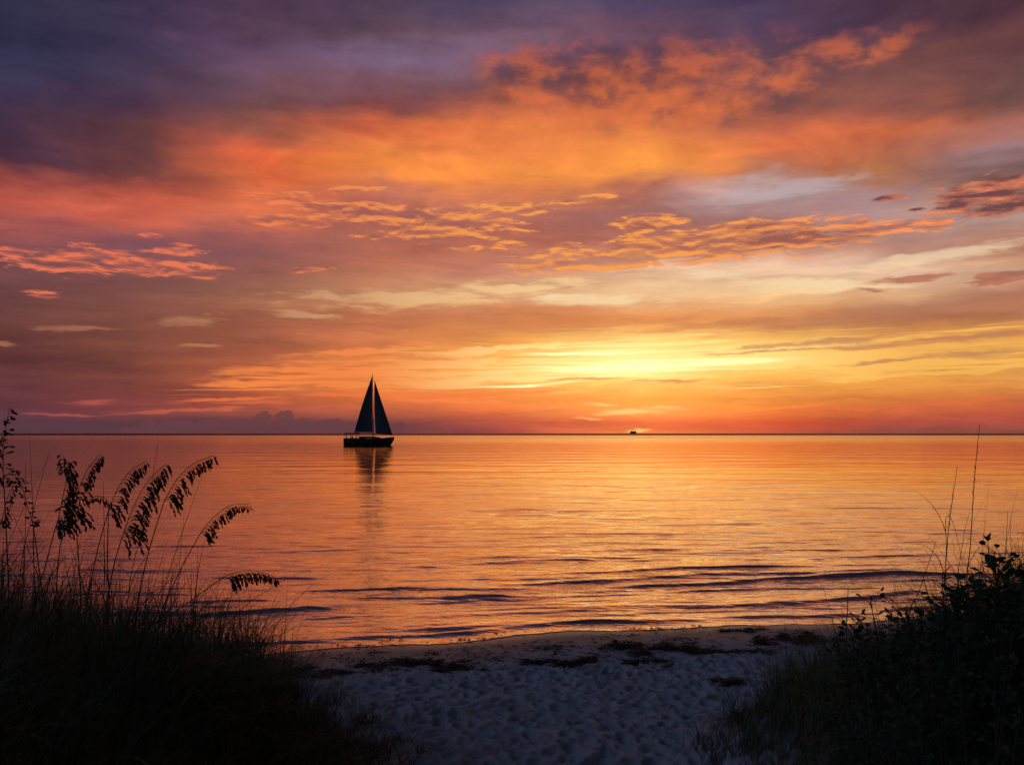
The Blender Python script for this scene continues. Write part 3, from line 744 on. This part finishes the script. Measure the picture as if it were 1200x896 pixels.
# ------------------------------------------------------------------ sea oats
def curve(pts, n):
    """smooth path through points"""
    P = [Vector(p) for p in pts]; P = [P[0] * 2 - P[1]] + P + [P[-1] * 2 - P[-2]]; o = []
    segs = len(P) - 3
    for i in range(n + 1):
        t = i / n * segs; s = min(int(t), segs - 1); t -= s
        a, b_, c, d = P[s:s + 4]
        o.append(.5 * ((2 * b_) + (c - a) * t + (2 * a - 5 * b_ + 4 * c - d) * t * t + (3 * b_ - a - 3 * c + d) * t ** 3))
    return o
def spikelet(mb, p, d, L, w, rnd):
    d = d.normalized(); b_ = Vector((rnd.gauss(0, 1), rnd.gauss(0, 1), rnd.gauss(0, .4))); b_ = (b_ - d * b_.dot(d)).normalized(); n_ = d.cross(b_)
    prof = [(.0, .10), (.25, .8), (.55, 1), (.82, .6), (1, .06)]; vs = []
    for t, k_ in prof:
        c = p + d * (L * t); vs += [c + b_ * (w / 2 * k_), c + n_ * (w * .2 * k_), c - b_ * (w / 2 * k_), c - n_ * (w * .2 * k_)]
    fs = []
    for i in range(4):
        for j in range(4): fs.append((4 * i + j, 4 * i + (j + 1) % 4, 4 * i + 4 + (j + 1) % 4, 4 * i + 4 + j))
    mb.add(vs, fs)
def sea_oat(label, Ydist, stalk, head, drop=1.0, dens=1.0, side=1, narrow=False):
    """stalk / head: sight points of the stem and of the seed head, at their own distance; head starts where stalk ends"""
    rnd = random.Random(label)
    P = [at(x, y, Ydist) for x, y in stalk]
    foot_ = P[0].copy(); gz = land1(foot_.x, foot_.y)
    d0 = (P[0] - P[1]).normalized()
    foot_ = Vector((P[0].x + d0.x * .15, P[0].y + rnd.uniform(-.1, .1), min(gz, P[0].z) - .03))
    root = empty('sea_oat', (foot_.x, foot_.y, gz)); off = Vector(root.location)
    tag(root, label, 'sea oat', 'sea oats on the left dune')
    H = [at(x, y, Ydist + .05 * i * side) for i, (x, y) in enumerate(head)]
    sp_ = curve([foot_] + P, 22)
    hp = curve(([P[-1]] if (H[0] - P[-1]).length > .01 else []) + H, 40)
    t_ = MB(); t_.tube([p - off for p in sp_], .0038, .0024, 5); t_.build('stalk', M_OAT, root)
    hb = MB(); hb.tube([p - off for p in hp], .0024, .0009, 4)
    Lh = sum((hp[i + 1] - hp[i]).length for i in range(len(hp) - 1))
    nb = int(25 * dens * max(.6, Lh / .3))
    for i in range(nb):
        u = ((i + rnd.random() * .5) / nb) ** .85
        j = min(int(u * 40), 39); p = hp[j].lerp(hp[j + 1], u * 40 - j); tn = (hp[j + 1] - hp[j]).normalized()
        bl_ = (.076 * (1 - u) ** .75 + .030) * drop * rnd.uniform(.75, 1.15) * max(.75, Lh / .32)
        if narrow: bl_ *= .45
        az_ = rnd.uniform(0, 6.283)
        o_ = (tn * .65 + Vector((math.cos(az_) * .22 + .22, math.sin(az_) * .45, -.05))).normalized()
        br = []; q_ = p.copy(); dr_ = o_
        for s_ in range(6):
            br.append(q_.copy()); dr_ = (dr_ + Vector((.02, 0, -.50 if not narrow else -.2))).normalized(); q_ = q_ + dr_ * (bl_ / 5)
        hb.tube([b_ - off for b_ in br], .0009, .0006, 3)
        ns = max(2, int(bl_ / .0085))
        for s_ in range(ns):
            w_ = .22 + .78 * (s_ + 1) / ns; jj = min(int(w_ * 5), 4); pp = br[jj].lerp(br[jj + 1], w_ * 5 - jj)
            dv = (br[jj + 1] - br[jj]).normalized() + Vector((rnd.gauss(0, .22), rnd.gauss(0, .22), rnd.gauss(-.1, .15)))
            spikelet(hb, pp - off, dv, rnd.uniform(.014, .026), rnd.uniform(.008, .0145), rnd)
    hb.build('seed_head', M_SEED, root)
    for kk in range(3):
        u = rnd.uniform(.15, .55); b0 = sp_[int(u * 22)]; a_ = rnd.choice((0, math.pi)) + rnd.gauss(0, .6); L = rnd.uniform(.25, .5)
        pts = []; q_ = b0.copy(); dr_ = Vector((math.cos(a_) * .45, math.sin(a_) * .45, 1)).normalized()
        for s_ in range(8):
            pts.append(q_ - off); q_ = q_ + dr_ * (L / 7); dr_ = (dr_ + Vector((math.cos(a_) * .12, math.sin(a_) * .12, -.17))).normalized()
        lf = MB(); lf.ribbon(pts, rnd.uniform(.004, .006), Vector((math.sin(a_), -math.cos(a_), .3))); lf.build('leaf', M_GRASS, root)
    return root
sea_oat('tallest sea oat at the left edge, its narrow seed head crossing the horizon', 3.9, [(10, 720), (8, 640), (5, 575)], [(4, 565), (4, 530), (6, 505), (11, 478)], .8, 1.1, narrow=True)
sea_oat('sea oat right beside the tall one, short seed head leaning right', 4.1, [(-20, 700), (-8, 650), (0, 615)], [(3, 605), (10, 580), (20, 560)], .6, .9)
sea_oat('sea oat with a bent tip drooping between the tall one and the thick cluster', 4.3, [(50, 710), (45, 660), (40, 622)], [(38, 612), (31, 590), (25, 566), (18, 550)], .45, 1.0, narrow=True)
sea_oat('sea oat of the thick cluster with the upright plume', 4.2, [(40, 720), (54, 660), (65, 618)], [(68, 608), (74, 580), (78, 556), (74, 533)], .75, 1.5)
sea_oat('sea oat of the thick cluster with the middle plume, upright stalk', 4.35, [(64, 720), (68, 660), (74, 618)], [(76, 606), (81, 580), (83, 556), (81, 540)], .8, 1.4)
sea_oat('sea oat at the right of the thick cluster, seed head curving to the right', 4.3, [(94, 720), (93, 670), (89, 612)], [(88, 602), (92, 575), (102, 550), (117, 532)], .85, 1.3)
sea_oat('sea oat with a short seed head bent sideways to the left', 4.4, [(128, 720), (126, 660), (127, 600)], [(127, 590), (122, 583), (112, 581), (102, 586)], .35, 1.0)
sea_oat('sea oat with a slim feathery arc, first to the right of the thick cluster', 4.5, [(100, 730), (112, 655), (125, 605)], [(128, 596), (138, 572), (152, 552), (170, 540)], 1.0, 1.15)
sea_oat('sea oat with the longest dense head, second arc right of the thick cluster', 4.4, [(124, 720), (133, 665), (142, 632)], [(146, 620), (158, 590), (174, 562), (194, 543)], 1.1, 1.4)
sea_oat('tall sea oat whose arched head reaches highest right of the cluster', 4.5, [(158, 730), (172, 655), (192, 588)], [(196, 580), (210, 558), (228, 542), (251, 533)], .95, 1.3)
sea_oat('leaning sea oat standing apart, its head hanging clear of the others', 4.7, [(186, 735), (208, 675), (234, 626)], [(238, 620), (252, 604), (270, 592), (292, 590)], .85, 1.25)
sea_oat('lowest sea oat, nearly horizontal, its head hanging over the shallow waves', 4.9, [(178, 745), (222, 705), (262, 676)], [(270, 672), (288, 668), (308, 670), (326, 678)], 1.0, 1.2)
# bare stems between them
def bare_stem(label, Ydist, pts, group='bare stems among the sea oats', tex=False, r=.0024):
    rnd = random.Random(label); P = [at(x, y, Ydist) for x, y in pts]
    gz = land1(P[0].x, P[0].y); P = [Vector((P[0].x, P[0].y, min(gz, P[0].z) - .03))] + P
    root = empty('reed', (P[0].x, P[0].y, gz)); off = Vector(root.location)
    tag(root, label, 'reed', group)
    c = curve(P, 26); t_ = MB(); t_.tube([p - off for p in c], r, r * .35, 5); t_.build('stem', M_OAT, root)
    if tex:
        hb = MB()
        for i in range(26):
            u = .62 + .28 * i / 26; p = c[int(u * 26)].lerp(c[int(u * 26) + 1], (u * 26) % 1)
            spikelet(hb, p - off, Vector((rnd.gauss(0, .35), rnd.gauss(0, .35), 1)), rnd.uniform(.012, .02), .003, rnd)
        hb.build('seed_spike', M_SEED, root)
    lf = MB(); a_ = rnd.uniform(0, 6.28); b0 = c[9]; pts_ = []; dr_ = Vector((math.cos(a_) * .4, math.sin(a_) * .4, 1)).normalized(); q_ = b0.copy()
    for s_ in range(8):
        pts_.append(q_ - off); q_ = q_ + dr_ * .05; dr_ = (dr_ + Vector((math.cos(a_) * .12, 0, -.2))).normalized()
    lf.ribbon(pts_, .004); lf.build('leaf', M_GRASS, root)
    return root
bare_stem('bare thin stem leaning right between the left edge and the thick cluster', 4.1, [(22, 690), (36, 610), (58, 527)])
bare_stem('bare thin stem rising above the dense headed sea oat', 4.5, [(150, 700), (172, 600), (185, 520)])
bare_stem('short bare stem upright between the thick cluster and the slim arc', 4.4, [(122, 690), (122, 620), (121, 565)])
bare_stem('short bare stem upright near the left edge behind the bent tip', 4.5, [(27, 690), (30, 610), (30, 542)])
bare_stem('thin bare stem right of the leaning sea oat', 4.9, [(225, 740), (230, 690), (232, 640)])

# ------------------------------------------------------------------ right side: stems and shrubs
G2 = 'tall stems over the right shrubs'
bare_stem('tallest stem on the right, reaching past the horizon with a faint seed spike', 4.3, [(1133, 700), (1137, 640), (1142, 560), (1148, 497)], G2, True, .0034)
bare_stem('tall stem on the right just left of the tallest one', 4.4, [(1106, 720), (1110, 640), (1114, 600), (1122, 545)], G2, True, .0030)
bare_stem('folded stem looping over beside the tall right stems', 4.4, [(1108, 700), (1109, 640), (1108, 610), (1112, 604), (1118, 616), (1126, 650), (1130, 680)], G2, False, .0022)
bare_stem('thin stem near the right edge, left of its pair', 4.1, [(1178, 690), (1179, 640), (1181, 598)], G2, False, .0022)
bare_stem('thin stem near the right edge, right of its pair', 4.15, [(1186, 690), (1185, 650), (1184, 606)], G2, False, .0020)
bare_stem('thick slanting stem leaning right over the low shrub', 4.8, [(1062, 740), (1078, 690), (1097, 634)], G2, False, .0038)
bare_stem('short upright dead stem at the inner end of the right shrubs', 5.6, [(992, 745), (993, 715), (994, 688)], G2, False, .0050)
bare_stem('thin curved stem between the slanting stem and the tall ones', 4.6, [(1108, 720), (1098, 670), (1082, 640)], G2, False, .0018)
def shrub(label, px, py_top, Ydist, width, leafL, nst, seed, spread=.5):
    rnd = random.Random(seed); top = at(px, py_top, Ydist); gz = land1(top.x, top.y); H = top.z - gz + .03
    root = empty('shrub', (top.x, top.y, gz)); tag(root, label, 'shrub', 'leafy shrubs on the right dune')
    st_ = MB(); lv = MB()
    for i in range(nst):
        a = rnd.uniform(0, 6.283); rr = width * math.sqrt(rnd.random()) * .5; tw = rnd.uniform(.8, 1.1)
        b0 = Vector((math.cos(a) * rr * .4, math.sin(a) * rr * .4, -.03)); hh = H * rnd.uniform(.62, 1.0) * (1 - .25 * (rr / (width * .5)) ** 2)
        tp = Vector((math.cos(a) * rr * 1.15, math.sin(a) * rr * 1.15, hh))
        md = b0.lerp(tp, .5) + Vector((rnd.gauss(0, .04), rnd.gauss(0, .04), .05))
        c = curve([b0, md, tp], 12); st_.tube(c, .006, .002, 5)
        for j in range(3, 13):
            for w in range(rnd.choice((3, 4, 5, 6)) if j < 12 else 6):
                az_ = rnd.uniform(0, 6.283); d = Vector((math.cos(az_), math.sin(az_), rnd.uniform(-.1, 1.1))).normalized()
                tl = rnd.uniform(.01, .09); p = c[j].lerp(c[max(j - 1, 0)], rnd.random()) + d * tl
                st_.tube([p - d * tl, p], .0016, .0012, 3)
                n_ = Vector((rnd.gauss(0, .7), rnd.gauss(0, .7), 1)).normalized()
                if abs(n_.dot(d)) > .9: n_ = n_.orthogonal()
                L = leafL * rnd.uniform(.65, 1.15); lv.leaf(p, d, n_, L, L * rnd.uniform(.42, .68), rnd.uniform(.05, .4))
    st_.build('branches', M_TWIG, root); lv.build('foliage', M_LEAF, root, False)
    return root
shrub('tall leafy shrub at the right edge under the thin pair of stems', 1185, 640, 4.1, .55, .055, 16, 1)
shrub('leafy shrub with arching tip right of the tallest right stem', 1152, 628, 4.25, .42, .05, 14, 2)
shrub('leafy shrub at the foot of the two tall right stems', 1128, 668, 4.4, .5, .048, 14, 3)
shrub('small leafy shrub by the slanting stem on the right', 1085, 690, 4.7, .5, .045, 13, 4)
shrub('small leafy shrub between the slanting stem and the dead stem', 1035, 700, 5.2, .45, .042, 11, 5)
shrub('low leafy shrub at the inner end of the right mound by the dead stem', 1000, 722, 5.6, .4, .038, 10, 6)
shrub('broad dark shrub low in the right corner in front of the others', 1150, 720, 3.7, .9, .036, 24, 7)
shrub('broad dark shrub left of the corner one, in front of the slanting stem', 1075, 745, 4.1, .8, .034, 22, 8)

# ------------------------------------------------------------------ tufts on the open sand
def tuft(label, px, py, n, h, seed, mat=M_GRASS):
    rnd = random.Random(seed); z = .5
    for _ in range(6):
        p = ground(px, py, z); z = land1(p.x, p.y)
    sp_ = []
    h *= 1.25
    for i in range(n * 2):
        a = rnd.uniform(0, 6.283); sp_.append((rnd.gauss(0, .065), rnd.gauss(0, .065), -.03, h * rnd.uniform(.45, 1.1), a, abs(rnd.gauss(.35, .2)), abs(rnd.gauss(.35, .2)), rnd.uniform(.004, .007)))
    o = link('grass_tuft', blades(sp_, 'grass_tuft', mat), mat); o.location = (p.x, p.y, z)
    tag(o, label, 'grass tuft', 'grass tufts on the open sand')
tuft('small grass tuft on the sand, furthest left of those by the right mound', 828, 872, 26, .22, 1)
tuft('grass tuft with long blades on the sand inside the right mound', 868, 838, 34, .30, 2)
tuft('grass tuft close against the foot of the right mound', 912, 812, 40, .30, 3)
tuft('flat little tuft below the wrack line on the right', 872, 800, 34, .10, 4)
tuft('grass tuft on the sand at the foot of the left mound', 425, 850, 60, .30, 5)
tuft('low tuft trailing from the tip of the left mound', 470, 872, 30, .16, 6)
tuft('small tuft between the left mound and the wrack line', 392, 826, 36, .34, 7)
tuft('low broad tuft in front of the right mound at the lower edge', 880, 878, 60, .20, 8)

tuft('sparse low tuft furthest right of those at the left mound', 502, 884, 26, .15, 9)
tuft('bushy tuft at the lower edge below the left mound tip', 440, 886, 60, .24, 10)
tuft('narrow tuft at the lower edge, left of the right mound', 842, 888, 34, .22, 11)
# ------------------------------------------------------------------ seaweed on the wrack line
def weed(label, px, py, wpx, dpx, hgt, seed, n):
    rnd = random.Random(seed); z = .2
    for _ in range(6):
        p = ground(px, py, z); z = land1(p.x, p.y)
    w = 1.2 * wpx / F * p.y; d = 1.3 * max(.18, dpx / F * p.y / .22)
    mb = MB(); lobes = [(rnd.uniform(-1.1, 1.1), rnd.gauss(0, .6), rnd.uniform(.08, .42), rnd.uniform(.10, .45)) for _ in range(12)] + [(-.2, .1, .5, .35), (.3, -.1, .4, .3)]
    for i in range(n):
        r = math.sqrt(rnd.random()); a = rnd.uniform(0, 6.283); bx, by, bw, bd = rnd.choice(lobes)
        x, y = (bx + r * math.cos(a) * bw) * w / 2, (by + r * math.sin(a) * bd) * d / 2
        zz = land1(p.x + x, p.y + y) - z + hgt * (1 - r) ** .7 * rnd.random()
        pts = []; q_ = Vector((x, y, zz + .004)); az_ = rnd.gauss(0, .8) + rnd.choice((0, math.pi)); L = rnd.uniform(.05, .14)
        for s_ in range(5):
            pts.append(q_.copy()); q_ = q_ + Vector((math.cos(az_) * L / 4, math.sin(az_) * L / 4, rnd.gauss(0, .006))); az_ += rnd.gauss(0, .5)
        mb.ribbon(pts, rnd.uniform(.006, .016), Vector((math.sin(az_), -math.cos(az_), rnd.gauss(0, .6))))
    o = mb.build('seaweed', M_WEED, None); o.location = (p.x, p.y, z)
    tag(o, label, 'seaweed', 'seaweed along the wrack line')
weed('long flat seaweed heap nearest the left grass', 385, 789, 80, 10, .07, 1, 900)
weed('seaweed heap second from the left grass', 470, 778, 70, 9, .07, 2, 800)
weed('small seaweed clump beside the second heap', 540, 784, 44, 7, .05, 3, 380)
weed('ragged seaweed heap in the middle of the wrack line', 655, 778, 70, 11, .08, 4, 900)
weed('tall mounded seaweed heap right of the middle', 766, 760, 72, 13, .12, 5, 1200)
weed('flat seaweed patch in front of the tall mounded heap', 752, 775, 44, 7, .04, 6, 360)
weed('wide seaweed heap running up to the right shrubs', 945, 752, 90, 14, .10, 7, 1200)
weed('thin seaweed strip left of the widest heap', 862, 764, 60, 7, .05, 8, 460)
weed('small seaweed lump low by the right mound', 858, 800, 30, 6, .04, 9, 260)
weed('stringy seaweed patch at the right close to the wet sand', 872, 739, 40, 5, .03, 10, 260)
mb = MB(); rnd = random.Random(5)
knots = [(rnd.uniform(320, 1010), rnd.gauss(0, 9) - (rnd.random() < .3) * rnd.uniform(4, 20), rnd.uniform(4, 26), rnd.uniform(1, 4)) for _ in range(70)]
for i in range(3200):
    kx_, ky_, kw, kh = rnd.choice(knots)
    if rnd.random() < .2: kx_, ky_, kw, kh = rnd.uniform(330, 1000), 0, 10, 11
    px = kx_ + rnd.gauss(0, kw); py = 774 - (px - 330) * .028 + ky_ + rnd.gauss(0, kh)
    p = ground(px, py, .2); p = ground(px, py, land1(p.x, p.y)); z = land1(p.x, p.y)
    a = rnd.gauss(0, .7); L = rnd.uniform(.03, .12); pts = []; q_ = Vector((p.x, p.y, z + .008))
    for s_ in range(4):
        pts.append(q_.copy()); q_ = q_ + Vector((math.cos(a) * L / 3, math.sin(a) * L / 3, rnd.gauss(0, .004))); a += rnd.gauss(0, .5)
    mb.ribbon(pts, rnd.uniform(.006, .02), Vector((math.sin(a), -math.cos(a), rnd.gauss(0, .3))))
o = mb.build('seaweed_scraps', M_WEED); tag(o, 'thin scatter of dark seaweed scraps strewn along the wrack line', 'seaweed', kind='stuff')
